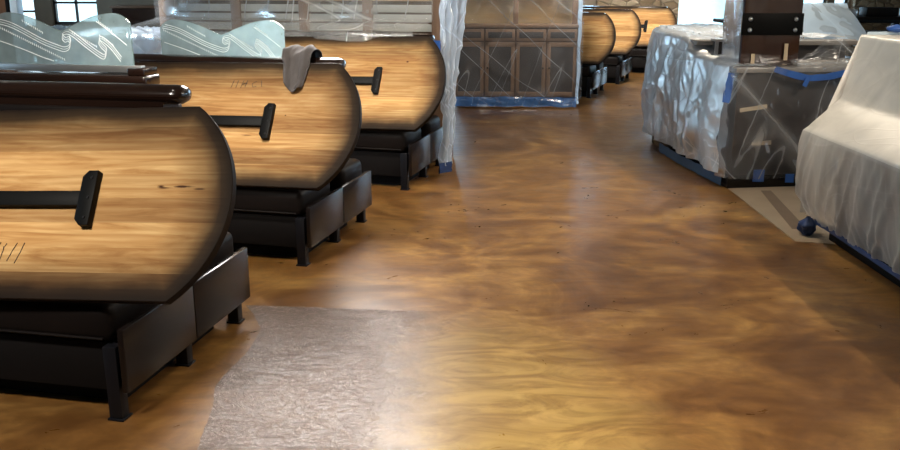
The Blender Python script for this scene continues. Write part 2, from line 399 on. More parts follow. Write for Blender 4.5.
def make_booth():
    t = thing('booth_bench', '', 'bench', group='double dining booths along the aisle')
    for k, (y0, y1) in enumerate(((0, .49), (.70, 1.08))):
        bm = box(NB(), -LB, y0, .30, .0, y1, .46, .045, 5)
        for v in bm.verts:
            if v.co.z > .44: v.co.z += .012*math.sin(math.pi*max(0, min(1, -v.co.x/LB)))
        s = obj('seat_cushion', bm, M['leather'], t)
        bm = NB(); yy = y0-.002 if k == 0 else y1+.002
        tube(bm, [(-LB+.04, yy, .325), (-.035, yy, .325)], .006, 6); obj('piping', bm, M['leather'], s)
    bm = NB(); box(bm, -LB, .03, .10, -.01, 1.03, .30, .006); box(bm, -LB+.05, .14, 0, -.07, .92, .10); obj('base', bm, M['base'], t)
    obj('backrest', box(NB(), -LB, .50, .44, -.01, .69, 1.12, .015, 3), M['leather'], t)
    for y in (.01, .52, 1.03):
        bm = box(NB(), -.035, y-.025, 0, .02, y+.025, .30, .004); box(bm, -.04, y-.032, 0, .028, y+.032, .008, .002); obj('leg', bm, M['leg'], t)
    for y0, y1 in ((-.02, .518), (.524, 1.07)):
        bm = box(NB(), .035, y0, .12, .062, y1, .375, .005, 2); box(bm, .015, y0+.05, .17, .036, y1-.05, .33); obj('end_plank', bm, M['plank'], t)
    # rounded glossy rail on the backrest
    bm = NB(); n = 16; prof = []
    xs = [-LB-.03, -LB, .03, .06, .078, .085]; sc = [.8, 1, 1, .93, .7, .3]
    tube(bm, [(x, .56, 1.17) for x in xs], [.04*s for s in sc], 18)
    for v in bm.verts: v.co.y = .56+(v.co.y-.56)*1.6
    box(bm, -LB, .51, 1.09, .0, .63, 1.15)
    obj('top_rail', bm, M['rail'], t)
    return t

bw, bulge, LT = .78, .19, 1.42
def board_outline(inset=0):
    h = bw/2-inset; b = bulge; r = ((bw/2)**2+b*b)/(2*b); cx = b-r; rr = r-inset
    pts = []
    a = math.asin(min(1, h/rr)); n = 22
    for i in range(n+1):
        th = -a+2*a*i/n; pts.append((cx+rr*math.cos(th), rr*math.sin(th)))
    pts += [(-LT+inset, h), (-LT+inset, -h)]
    return pts
def make_top(m):
    """leaning table top: local x along the booth (aisle end +), y up the slope, z out towards the viewer"""
    t = thing('tabletop', '', 'tabletop', group='round-ended wooden tabletops leaning in the booths')
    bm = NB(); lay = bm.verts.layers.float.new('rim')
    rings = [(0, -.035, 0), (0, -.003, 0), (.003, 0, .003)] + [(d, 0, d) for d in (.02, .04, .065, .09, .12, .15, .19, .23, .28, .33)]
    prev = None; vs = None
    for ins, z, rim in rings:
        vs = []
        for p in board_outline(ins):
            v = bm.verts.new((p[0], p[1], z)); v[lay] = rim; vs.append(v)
        if prev:
            for i in range(len(vs)):
                j = (i+1) % len(vs); bm.faces.new((prev[i], prev[j], vs[j], vs[i]))
        else: bm.faces.new(vs[::-1])
        prev = vs
    bm.faces.new(vs)
    obj('board', bm, m, t)
    bm = box(NB(), -1.15, -.03, .0, -.405, .03, .028, .003, 2); obj('mounting_bar', bm, M['black'], t)
    bm = NB()
    pr = [(-.41, -.085), (-.388, -.11), (-.35, -.11), (-.35, .11), (-.388, .11), (-.41, .085)]
    prism(bm, pr, 0, .034, .003); pl = obj('end_plate', bm, M['black'], t)
    for y in (-.08, 0, .08): obj('bolt', tube(NB(), [(-.37, y, .033), (-.37, y, .038)], [.006, .005], 8), M['leg'], pl)
    return t

spots = [(-1.26, 3.05, -11.8, 'nearest booth bench, dark leather double seat with glossy rounded rail, at the left edge'),
         (-.865, 4.96, -14, 'second nearest booth bench, with the grey rag hanging on its rail'),
         (-.36, 6.95, -15, 'third booth bench back, its end post wrapped in hanging plastic'),
         (2.04, 12.95, -20, 'booth bench just right of the plastic covered cabinet, nearest of the far three'),
         (2.80, 14.8, -20, 'middle one of the three far booth benches, with light on its end planks'),
         (3.84, 16.6, -20, 'farthest booth bench, against the stone wall')]
tops = ['nearest tabletop, with a long dark knot and pencilled numbers, black bracket across it',
        'second tabletop from the camera, pale planks, under the rag on the rail',
        'third tabletop, clear plastic sheet lying along its upper edge',
        'tabletop peeking out right of the cabinet, nearest of the far three',
        'middle one of the three far tabletops, its bracket hidden',
        'farthest tabletop, leaning in front of the stone wall']
knots = [[(-.10, .055, .030, .013), (-.085, .05, .06, .007), (-.01, .055, .07, .008), (.06, .045, .04, .006)], [(-.28, .05, .009, .007), (-.5, -.08, .05, .004)], [(-.15, .17, .016, .011)], [(-.35, .12, .02, .01)], [], []]
proto = make_booth(); mats = {}
LEAN = math.atan2(.645, .44)
tprotos = None
tilt = [-3.0, -1.0, -1, 0, 0, 0]
shift = [.235, .11, .085, .12, .12, .12]
for i, (x, y, a, lab) in enumerate(spots):
    o = proto if i == 0 else copy_tree(proto)
    if i == 1: o.scale = (1, 1, .965)
    o.location = (x, y, 0); o.rotation_euler.z = R(a); o['label'] = lab
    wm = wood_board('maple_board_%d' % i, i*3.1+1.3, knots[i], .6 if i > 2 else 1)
    if tprotos is None: t = tprotos = make_top(wm)
    else:
        t = copy_tree(tprotos)
        bd = [c for c in t.children if c.name.startswith('board')][0]
        bd.data = bd.data.copy(); bd.data.materials[0] = wm
    t['label'] = tops[i]
    # bottom edge rests on the front cushion, back face leans on the rail
    fr = Matrix.Translation((x, y, 0)) @ Matrix.Rotation(R(a), 4, 'Z')
    ks = (1, 1.04)[i] if i < 2 else 1.085
    cen = Vector((shift[i], -.005-.03 + .5*bw*ks*math.cos(LEAN), .497+.008*(i == 0)-.018*(i == 1) + .5*bw*ks*math.sin(LEAN)))
    t.matrix_world = fr @ Matrix.Translation(cen) @ Matrix.Rotation(LEAN, 4, 'X') @ Matrix.Rotation(R(-tilt[i]), 4, 'Z') @ Matrix.Diagonal((1, ks, 1, 1))
    if i == 0: top0 = t
    if i == 1: top1 = t
# pencil marks on the boards (children of their tabletops)
def marks(parent, strokes, r=.0016):
    for s in strokes: obj('pencil_mark', tube(NB(), [(p[0], p[1], .0015) for p in s], r, 5), M['pencil'], parent)
bx, by = -.76, -.175
marks(top0, [[(bx, by), (bx+.045, by+.003), (bx+.02, by-.045), (bx+.008, by-.07)], [(bx+.005, by-.038), (bx+.035, by-.034)],
             [(bx+.058, by-.012), (bx+.062, by-.02), (bx+.055, by-.075)], [(bx+.07, by), (bx+.06, by-.02)], [(bx+.115, by+.003), (bx+.10, by-.03), (bx+.087, by-.07)], [(bx+.145, by+.003), (bx+.135, by-.035), (bx+.12, by-.078)]])
bx, by = -.66, .27
marks(top1, [[(bx, by), (bx-.012, by-.05)], [(bx+.03, by), (bx+.02, by-.05)], [(bx+.065, by), (bx+.052, by-.05)], [(bx+.09, by+.003), (bx+.08, by-.045)], [(bx+.052, by-.024), (bx+.09, by-.02)],
             [(bx+.15, by-.005), (bx+.125, by-.02), (bx+.13, by-.042), (bx+.155, by-.04)], [(bx+.18, by), (bx+.19, by-.04)]], .0014)

# ------------------------------------------------------------------ scalloped etched glass dividers on the rails
def make_divider():
    t = thing('glass_divider', '', 'divider', group='etched glass dividers')
    W, H = .78, .27
    def top(x):
        a = abs(x)/(W/2)
        return .17 + .085*math.sin(min(1, a/.78)*math.pi/2)**1.15 - (max(0, a-.72)/.28)**2.6*.045 if a < 1 else .205
    bm = NB(); n = 48; xs = [-W/2+W*i/n for i in range(n+1)]
    pts = [(x, top(x)) for x in xs][::-1] + [(-W/2, 0), (W/2, 0)]
    a = [bm.verts.new((p[0], -.006, p[1])) for p in pts]; b = [bm.verts.new((p[0], .006, p[1])) for p in pts]
    bm.faces.new(a); bm.faces.new(b[::-1])
    for i in range(len(pts)): j = (i+1) % len(pts); bm.faces.new((a[i], b[i], b[j], a[j]))
    bmesh.ops.triangulate(bm, faces=[f for f in bm.faces if len(f.verts) > 4])
    obj('pane', bm, M['glass'], t)
    bm = NB()
    band = [(-470,-60),(-340,-30),(-140,60),(-20,100),(20,108),(52,98),(68,72),(60,45),(34,52),(16,32),(30,8),(80,10),(180,80),(270,138),(305,148),(320,112),(290,82),(276,52),(300,44),(360,90),(430,175)]
    def line(pts, dx, dz, r):
        P = [Vector((p[0]/1280+dx, -.0075, .17-p[1]/1280+dz)) for p in pts]; Q = []
        for i in range(len(P)-1):
            p0, p1, p2, p3 = P[max(0, i-1)], P[i], P[i+1], P[min(len(P)-1, i+2)]
            for k in range(5):
                t_ = k/5; Q.append(.5*((2*p1)+(p2-p0)*t_+(2*p0-5*p1+4*p2-p3)*t_*t_+(3*p1-p0-3*p2+p3)*t_**3))
        run = []
        for q in Q+[None]:
            if q is not None and abs(q.x) < W/2-.012 and .012 < q.z < top(q.x)-.012: run.append(q)
            else:
                if len(run) > 3: tube(bm, run, r, 5)
                run = []
    for k in range(3): line(band, -.003*k, -.011*k+.010, .0014 if k % 2 else .0020)
    line([(-470, 60), (-300, 110), (-150, 160), (-60, 185)], 0, 0, .0022); line([(90, -60), (200, -90), (370, 10), (480, 90)], 0, 0, .002)
    def dots(x0, z0, x1, z1):
        m = int(math.hypot(x1-x0, z1-z0)/16)
        for i in range(m):
            x = (x0+(x1-x0)*i/m)/1280; z = .17-(z0+(z1-z0)*i/m)/1280
            if abs(x) < W/2-.02 and .02 < z < top(x)-.02: tube(bm, [(x, -.0075, z), (x+.004, -.0075, z-.011)], .0018, 4)
    dots(-470, -35, 20, 170); dots(40, -22, 260, 90); dots(240, -90, 380, 0); dots(280, 20, 380, 80); dots(-300, -80, -120, 10)
    obj('etched_pattern', bm, M['etch'], t)
    obj('base_channel', box(NB(), -W/2-.03, -.02, -.02, W/2+.05, .02, .012, .003), M['brushed'], t)
    return t
def on_rail(k, lx, ly, lz):
    x, y, a, _ = spots[k]; c, s = math.cos(R(a)), math.sin(R(a)); return (x+c*lx-s*ly, y+s*lx+c*ly, lz)
d = make_divider(); d['label'] = 'etched scalloped glass divider behind the nearest booth rail, at far left'
d.location = (-2.12, 4.905, 1.165); d.rotation_euler.z = R(-12); d.scale = (1.08, 1, 1.14)
d2 = copy_tree(d); d2['label'] = 'etched scalloped glass divider on the rail of the second booth'
d2.location = on_rail(1, -.79, .66, 1.10); d2.rotation_euler.z = R(-14); d2.scale = (1.12, 1, 1.12)

# rag draped over the rail of the second booth
def rag():
    cx, cy, cz = on_rail(1, -.175, .50, 1.165)
    bm = NB()
    def f(u, v):
        x = (u-.5)*.175
        q = (v-.58)*.40                      # along the drape, negative = front
        fold = .013*math.sin(u*11+3*N3(u*2, v*2.5)) + .016*N3(u*4, v*3.5, 3) + .007*N3(u*11, v*9, 8)
        if q < -.05:
            k = -q-.05; k *= 1.05+.25*math.sin(u*3.2-.3); p = Vector((0, -.05-.56*k, -.015-.80*k)); n = Vector((0, -.8, .58))
            x = x*(1-.35*k/.2)+.02*math.sin(k*9)
        elif q < .1: th = (q+.05)/.15*math.pi; p = Vector((0, .03-.085*math.cos(th), .03*math.sin(th)-.015)); n = Vector((0, -.3*math.cos(th), 1))
        else: p = Vector((0, .125, -.02-(q-.1))); n = Vector((0, 1, 0))
        return Vector((x+.015*N3(v*4, 1, 5), 0, 0)) + p + n*(.045+fold)
    grid(bm, 34, 40, f)
    o = obj('rag', bm, M['rag'], recalc=False); o.location = (cx, cy, cz); o.rotation_euler.z = R(-14)
    md = o.modifiers.new('s', 'SOLIDIFY'); md.thickness = .006; md.offset = 0
    tag(o, 'crumpled grey rag hung over the rail end of the second booth', 'rag')
rag()

# ------------------------------------------------------------------ slatted service hutch behind booth three, with sheeting
hx, hy, _ = on_rail(2, 0, 1.16, 0)
t = thing('slatted_hutch', 'tall wooden slatted hutch under sheeting behind the third booth', 'hutch', (hx, hy, 0), R(-15))
bm = NB()
for x in (-2.75, -2.05, -1.35, -.72, -.06): box(bm, x-.05, .0, 0, x+.05, .08, 1.9, .004)
obj('post', bm, M['cabframe'], t)
for i, z in enumerate((1.10, 1.19, 1.275, 1.36)): obj('slat', box(NB(), -2.78, .02, z, -.02, .05, z+.066, .003), M['slat'], t)
obj('back_panel', box(NB(), -2.8, .32, 0, -.0, .35, 1.9), M['cabinet'], t)
obj('upper_panel', box(NB(), -2.78, .015, 1.46, -.02, .055, 1.8, .003), M['warm'], t)
obj('lower_panel', box(NB(), -2.78, .03, .0, -.02, .055, 1.05), M['cabinet'], t)
obj('top_board', box(NB(), -2.85, -.02, 1.9, .05, .38, 1.94, .005), M['cabframe'], t)
# sheet: hangs from the hutch top, spills over the rail of booth three
def f(u, v):
    x = -2.85+2.78*u
    if v < .75:
        z = 1.96-(v/.75)*.67; y = -.05-.05*(v/.75)
    else:
        q = (v-.75)/.25; y = -.10-.60*min(1, q/.85); z = 1.29-.07*min(1, q/.85)+.008*math.sin(u*9)
        if q > .85: z -= (q-.85)/.15*(.07+.03*math.sin(u*7+1)); y -= .02*(q-.85)/.15
    k = .028*math.sin(x*7+v*3)+.03*N3(x*3, v*4)+.012*ridge(x*4+v*3, v*5)
    return Vector((x, y+k-.03, z+.02*N3(x*3, v*2, 4)*(v > .8)))
bm = grid(NB(), 110, 50, f)
for v in bm.verts:
    if -.66 < v.co.y < -.45 and v.co.z < 1.225: v.co.z = 1.225
    if v.co.z < 1.21 and v.co.y < -.4: v.co.y = min(v.co.y, -.70)
o = obj('plastic_sheet', bm, M['haze'], recalc=False, loc=(hx, hy, 0), rot=(0, 0, R(-15)))
tag(o, 'hazy clear plastic sheet hanging down the slatted hutch over the third booth', 'plastic sheet')
# gathered sheet hanging down the aisle end of booth three
def f(u, v):
    z = 1.95-1.85*v; w = .20*(1-.45*v)+.05*math.sin(v*6)
    y = (u-.5)*w*1.6
    x = .04*math.sin(u*22+v*2)+.03*N3(u*4, v*6)+.02*ridge(u*3, v*9) + .02*math.sin(v*7)
    if v > .8: x += (v-.8)*(-.35)*math.sin((v-.8)/.2*2.4)
    return Vector((x, y, z))
bm = grid(NB(), 44, 90, f)
px, py, _ = on_rail(2, .20, .62, 0)
o = obj('gathered_plastic_sheet', bm, M['crumple'], recalc=False, loc=(px, py, 0), rot=(0, 0, R(-35)))
tag(o, 'gathered bluish plastic strip hanging to the floor at the end of the third booth', 'plastic sheet')
bm = NB(); grid(bm, 10, 6, lambda u, v: Vector((.06*math.cos(u*3.2+2.6)+.01*N3(u*5, v*4), -.10+.14*u, .04+.09*v)))
o = obj('blue_tape', bm, M['navy'], recalc=False, loc=(px-.03, py-.05, 0)); tag(o, 'blue tape bunched at the foot of the hanging plastic strip', 'tape')
bm = NB(); grid(bm, 8, 6, lambda u, v: Vector((-.03+.06*u, .01*math.sin(u*6)-.0, .10*v)))
o = obj('blue_tape', bm, M['blue'], recalc=False, loc=(px-.10, py-.12, 1.06), rot=(0, 0, R(-15))); tag(o, 'dark blue tape knot high on the hanging plastic strip, by the third tabletop', 'tape')

# ------------------------------------------------------------------ cabinet with drawers and doors (centre back)
t = thing('sideboard_cabinet', 'wooden four-door sideboard with hutch, wrapped in clear plastic at the back', 'cabinet', (.05, 12.05, 0), R(-3))
W = 1.66
obj('body', box(NB(), 0, .03, .10, W, .55, 1.05), M['cabinet'], t)
obj('plinth', box(NB(), .03, .08, 0, W-.03, .5, .10), M['base'], t)
obj('worktop', box(NB(), -.03, 0, 1.05, W+.03, .58, 1.09, .008), M['cabframe'], t)
dw = W/4
for i in range(4):
    x0 = i*dw+.012; x1 = (i+1)*dw-.012
    bm = box(NB(), x0, .008, .88, x1, .03, 1.03, .004); dr = obj('drawer', bm, M['cabframe'], t)
    obj('drawer_panel', box(NB(), x0+.035, .003, .915, x1-.035, .012, .995, .002), M['mesh'], dr)
    bm = NB()
    box(bm, x0, .008, .14, x0+.045, .03, .86, .003); box(bm, x1-.045, .008, .14, x1, .03, .86, .003); box(bm, x0, .008, .14, x1, .03, .20, .003); box(bm, x0, .008, .80, x1, .03, .86, .003)
    do = obj('door', bm, M['cabframe'], t)
    obj('screen_panel', box(NB(), x0+.045, .018, .20, x1-.045, .028, .80), M['mesh'], do)
    kx = x1-.03 if i % 2 == 0 else x0+.03
    obj('knob', tube(NB(), [(kx, .006, .52), (kx, -.014, .52)], [.012, .008], 10), M['black'], do)
for x in (0, W/2-.035, W-.07): obj('hutch_post', box(NB(), x, .20, 1.09, x+.07, .27, 2.0, .004), M['cabframe'], t)
obj('hutch_back', box(NB(), 0, .45, 1.09, W, .48, 2.0), M['warm'], t)
obj('hutch_top', box(NB(), -.04, .16, 2.0, W+.04, .52, 2.06, .006), M['cabframe'], t)
obj('hutch_shelf', box(NB(), .02, .22, 1.45, W-.02, .45, 1.475), M['warm'], t)
def f(u, v):
    x = -.06+1.78*u; z = 2.12-2.0*v
    y = -.10 + .30*max(0, (.5-v))**1.0 + .02*math.sin(x*9+v*4)+.025*N3(x*2.5, v*4)+.012*ridge(x*2+v*4, v*2)
    return Vector((x, min(y, -.03) if v > .45 else y-.04, z))
bm = grid(NB(), 80, 80, f)
o = obj('plastic_sheet', bm, M['clear'], recalc=False, loc=(.05, 12.05, 0), rot=(0, 0, R(-3)))
tag(o, 'clear creased plastic sheet draped down the front of the sideboard cabinet', 'plastic sheet')
def f(u, v):
    z = 2.1-2.05*v
    return Vector((.02*math.sin(u*14+v*3)+.02*N3(u*4, v*7), -.12+.22*u*(1-.3*v), z))
bm = grid(NB(), 24, 70, f)
o = obj('gathered_plastic_sheet', bm, M['crumple'], recalc=False, loc=(1.72, 12.0, 0)); tag(o, 'bunched whitish plastic edge hanging at the right corner of the sideboard cabinet', 'plastic sheet')
def f(u, v):
    x = -.03+1.68*u
    return Vector((x, -.16-.05*v+.012*math.sin(x*16)+.02*N3(x*4, v*3), .15-.125*v+.018*N3(x*5, v*2, 2)))
bm = grid(NB(), 80, 8, f)
o = obj('blue_masking_plastic', bm, M['bluish'], recalc=False, loc=(.05, 12.05, 0), rot=(0, 0, R(-3))); tag(o, 'blue tape strip running along the foot of the sideboard cabinet', 'tape')

# ------------------------------------------------------------------ draped island with the pillar
def offset(pts, d):
    n = len(pts); o = []
    for i in range(n):
        a, b, c = Vector(pts[i-1]), Vector(pts[i]), Vector(pts[(i+1) % n])
        e1 = (b-a).normalized(); e2 = (c-b).normalized(); n1 = Vector((e1.y, -e1.x)); n2 = Vector((e2.y, -e2.x))
        m = (n1+n2).normalized(); o.append(tuple(b+m*d/max(.4, m.dot(n1))))
    return o
front = [(2.28, 7.02), (3.25, 7.15), (3.55, 7.9), (2.2, 7.9)]
rear = [(2.2, 7.9), (3.55, 7.9), (3.9, 8.9), (3.5, 10.1), (2.9, 10.5), (2.4, 10.0), (2.16, 9.2), (2.14, 8.5)]
outline = [(2.28, 7.02), (3.25, 7.15), (3.55, 7.9), (3.9, 8.9), (3.5, 10.1), (2.9, 10.5), (2.4, 10.0), (2.16, 9.2), (2.14, 8.5), (2.2, 7.9)]
t = thing('bar_island', 'dark panelled counter island round the pillar, under crumpled plastic', 'counter island')
obj('body', prism(NB(), outline, .10, .93, .004), M['panel'], t)
obj('plinth', prism(NB(), offset(outline, .03), 0, .10, .004), M['plank'], t)
obj('front_top', prism(NB(), offset(front, .03), .93, .97, .008), M['counter'], t)
obj('riser', prism(NB(), offset(rear, -.05), .93, 1.09), M['panel'], t)
obj('rear_top', prism(NB(), offset(rear, .04), 1.09, 1.13, .01), M['counter'], t)

def resample(pts, step, closed=False):
    o = []; n = len(pts)
    for i in range(n if closed else n-1):
        a, b = Vector(pts[i]), Vector(pts[(i+1) % n]); k = max(1, int((b-a).length/step))
        for j in range(k): o.append(a.lerp(b, j/k))
    if not closed: o.append(Vector(pts[-1]))
    return o
def smooth(pts, it):
    for _ in range(it): pts = [pts[0]]+[(pts[i-1]+pts[i]*2+pts[i+1])/4 for i in range(1, len(pts)-1)]+[pts[-1]]
    return pts
def drape(path, inward, hem, amp, flare, seed, nv=60, step=.022, crump=1.):
    """sheet that lies inward on a top, turns over the edge along path (x,y,z) and hangs to hem(s)"""
    P = smooth(resample(path, step), 4); nrm = []
    for i in range(len(P)):
        d = P[min(i+3, len(P)-1)]-P[max(i-3, 0)]; d.z = 0; d.normalize(); nrm.append(Vector((d.y, -d.x, 0)))
    nrm = [sum((nrm[max(0, min(len(P)-1, i+k))] for k in range(-4, 5)), Vector()).normalized() for i in range(len(P))]
    g = []; bm = NB()
    for i, p in enumerate(P):
        s = i*step; row = []; hz = hem(s)
        ph = 3*N3(s*.9, seed)+2*N3(s*2.3, seed, 5)
        for j in range(nv+1):
            v = j/nv
            if v < .18:
                q = 1-v/.18; pos = p - nrm[i]*inward*q + Vector((0, 0, .012+.012*crump*ridge(s*6, q*4, seed)+.01*N3(s*5, q*3, seed)))
            else:
                q = (v-.18)/.82
                fold = amp*(.35+.9*q)*math.sin(s*15+ph*2.2+q*1.5*N3(s, q*2, seed)) + amp*.9*N3(s*7+q*3, q*2, seed)+.022*crump*ridge(s*4+q*2.2, q*1.6-s*.8, seed+2)+.014*crump*ridge(s*9-q*4.5, q*2.6, seed+7)+.006*crump*ridge(s*16+q*9, q*6, seed+9)
                off = .035+flare*math.sin(q*math.pi*.85)+max(-.03, fold)
                pos = p + nrm[i]*off + Vector((0, 0, -(p.z-hz)*q + .006*(1-q)))
            row.append(bm.verts.new(pos))
        g.append(row)
    for i in range(len(g)-1):
        for j in range(nv): bm.faces.new((g[i][j], g[i+1][j], g[i+1][j+1], g[i][j+1]))
    return bm
left_path = [(3.5, 10.12, 1.15), (2.9, 10.53, 1.15), (2.38, 10.03, 1.15), (2.12, 9.2, 1.15), (2.10, 8.5, 1.15), (2.15, 8.05, 1.13), (2.16, 7.8, 1.02), (2.2, 7.4, .985), (2.23, 6.99, .98)]
bm = drape(left_path, .28, lambda s: .13+.05*N3(s*2, 1), .026, .05, 1.3, crump=.75)
o = obj('crumpled_plastic_cover', bm, M['crumple'], recalc=False); tag(o, 'crumpled bluish-white plastic hanging down the curved left side of the pillar island', 'plastic sheet')
front_path = [(2.22, 7.12, .98), (2.27, 6.99, .98), (2.7, 7.04, .98), (3.27, 7.12, .98), (3.5, 7.6, .98)]
bm = drape(front_path, .16, lambda s: .085+.03*N3(s*2.5, 7), .006, .0, 5.1, crump=.5)
o = obj('clear_plastic_cover', bm, M['clear'], recalc=False); tag(o, 'clear plastic stretched tight over the dark front panel of the pillar island', 'plastic sheet')
# loose plastic heaped over the rear top and around the pillar foot
def f(u, v):
    x = 2.25+1.25*u; y = 7.95+1.9*v
    return Vector((x, y, 1.142+.03*max(0, ridge(x*3, y*3))+.012*N3(x*7, y*7)+.012))
o = obj('plastic_heap', grid(NB(), 70, 90, f), M['crumple'], recalc=False); tag(o, 'crumpled plastic lying over the raised rear top of the pillar island', 'plastic sheet')
def f(u, v):
    x = 2.72+.62*u; y = 7.045+.09*v
    h = .20*math.exp(-((u-.55)/.33)**2)*v
    return Vector((x, y+.02*N3(u*6, v*3), .985+h+.02*ridge(u*5, v*4)))
o = obj('plastic_heap', grid(NB(), 40, 24, f), M['clear'], recalc=False); tag(o, 'loose clear plastic pushed up against the front foot of the pillar', 'plastic sheet')

def strip(pts, w, mat_, label, cat='tape', name='blue_tape', up=(0, 0, 1), th=.003):
    bm = NB(); P = smooth(resample([tuple(p) for p in pts], .03), 2); U = Vector(up); prev = None
    for i, p in enumerate(P):
        d = (P[min(i+1, len(P)-1)]-P[max(i-1, 0)]).normalized(); s = U-d*U.dot(d); s.normalize(); n = d.cross(s)
        ww = w*(1+.2*N3(i*.3, 2)); a = [bm.verts.new(p+s*ww/2*k+n*th/2*m) for k, m in ((-1, -1), (1, -1), (1, 1), (-1, 1))]
        if prev:
            for k in range(4): bm.faces.new((prev[k], prev[(k+1) % 4], a[(k+1) % 4], a[k]))
        else: bm.faces.new(a[::-1])
        prev = a
    bm.faces.new(prev)
    return tag(obj(name, bm, mat_), label, cat)
strip([(2.55, 6.985, .965), (2.66, 6.985, .93), (2.82, 7.0, .89), (3.0, 7.02, .90), (3.25, 7.05, .96), (3.4, 7.12, 1.03)], .05, M['blue'], 'long blue tape sagging along the front top edge of the pillar island')
strip([(2.82, 6.98, .90), (2.79, 6.975, .83)], .04, M['blue'], 'short blue tape end hanging below the long sagging tape')
strip([(2.22, 7.02, .93), (2.20, 7.0, .80), (2.185, 6.98, .70)], .06, M['blue'], 'vertical blue tape on the crumpled plastic at the island corner', up=(1, .1, 0))
strip([(2.30, 6.975, .64), (2.52, 6.995, .67)], .032, M['tan'], 'upper tan tape piece on the dark island panel', name='tan_tape')
strip([(2.42, 6.98, .37), (2.58, 6.995, .38)], .032, M['tan'], 'lower tan tape piece on the dark island panel', name='tan_tape')
strip([(2.5, 6.98, .16), (2.5, 6.985, .06)], .09, M['blue'], 'blue tape at the bottom hem of the dark panel, nearer the corner', up=(1, 0, 0))
strip([(2.76, 7.0, .12), (2.76, 7.0, .05)], .07, M['blue'], 'small blue tape at the bottom hem of the dark panel, farther right', up=(1, 0, 0))
strip([(2.22, 7.05, .055), (2.10, 8.0, .055), (2.07, 8.6, .055)], .085, simple('faded_blue_tape', (.03, .08, .16), .4), 'dull blue tape along the plinth of the pillar island, left side')

# pillar
t = thing('pillar', 'square dark brown wooden pillar with bolted black steel band', 'pillar', (2.33, 7.16, 0), R(0))
obj('shaft', box(NB(), 0, 0, .972, .46, .46, 3.299, .004), M['pillar'], t)
b = obj('steel_band', box(NB(), -.012, -.012, 1.215, .472, .472, 1.385, .004), M['black'], t)
def bolt(x, y, z, ax):
    bm = NB(); d = Vector((0, -1, 0)) if ax else Vector((-1, 0, 0)); p = Vector((x, y, z))
    tube(bm, [p, p+d*.004, p+d*.012, p+d*.016], [.017, .017, .012, .004], 12); obj('bolt', bm, M['steel'], b)
for z in (1.255, 1.34):
    for x in (.05, .41): bolt(x, -.012, z, True)
    for y in (.06, .40): bolt(-.012, y, z, False)
strip([(2.42, 7.135, .99), (2.42, 7.14, 1.07)], .03, M['tan'], 'tan tape at the lower left foot of the pillar', name='tan_tape', up=(1, 0, 0))
strip([(2.68, 7.135, 1.02), (2.68, 7.14, 1.15)], .03, M['tan'], 'tan tape higher on the right foot of the pillar', name='tan_tape', up=(1, 0, 0))
bm = grid(NB(), 16, 60, lambda u, v: Vector((2.309+.006*N3(u*5, v*9)+.004*ridge(u*3, v*5), 7.152+.47*u, .99+2.2*v)))  # added film puts the blue window reflection on this face as colour
o = obj('pillar_sheen_film', bm, M['sheen_film'], recalc=False); tag(o, 'added pale blue film standing in for reflected window light on the left face of the pillar', 'plastic sheet')
# framed dark chest under the plastic, left of the pillar
t = thing('framed_box', 'dark framed box under plastic, just left of the pillar', 'box', (2.28, 7.72, .0), R(-4))
obj('body', box(NB(), .02, .0, .973, .36, .16, 1.13, .004), M['mesh'], t)
obj('frame', box(box(box(NB(), 0, -.015, 1.13, .38, .17, 1.15, .003), 0, -.015, .973, .03, .0, 1.13), .35, -.015, .973, .38, .0, 1.13), M['brushed'], t)

# slanted plastic covered terminal right of the pillar
t = thing('order_terminal', 'plastic covered slanted terminal standing right of the pillar', 'terminal', (3.22, 8.35, 0), R(-4))
obj('screen', box(NB(), .06, .06, 1.17, .46, .12, 1.42, .01), M['slat'], t)
obj('stand', box(NB(), .12, .05, 1.132, .40, .20, 1.17, .01), M['black'], t)
def f(u, v):
    # sheet over the top of the terminal, front slope
    w = .36+.22*max(0, v-.1); x = .22+(u-.5)*w*1.2+.13*v
    y = .04-.32*v; z = 1.44-.45*v*(.9+.1*math.cos(u*6))
    z = max(z, 1.14-(.15 if y < -.16 else 0))
    return Vector((x+.01*N3(u*4, v*4), y-.02*math.sin(u*10)*v, z+.015*N3(u*5, v*5, 8)))
o = obj('plastic_sheet', grid(NB(), 40, 40, f), M['satin'], recalc=False, loc=(3.22, 8.35, 0), rot=(0, 0, R(-4))); tag(o, 'bluish plastic sheet sloping over the terminal right of the pillar', 'plastic sheet')

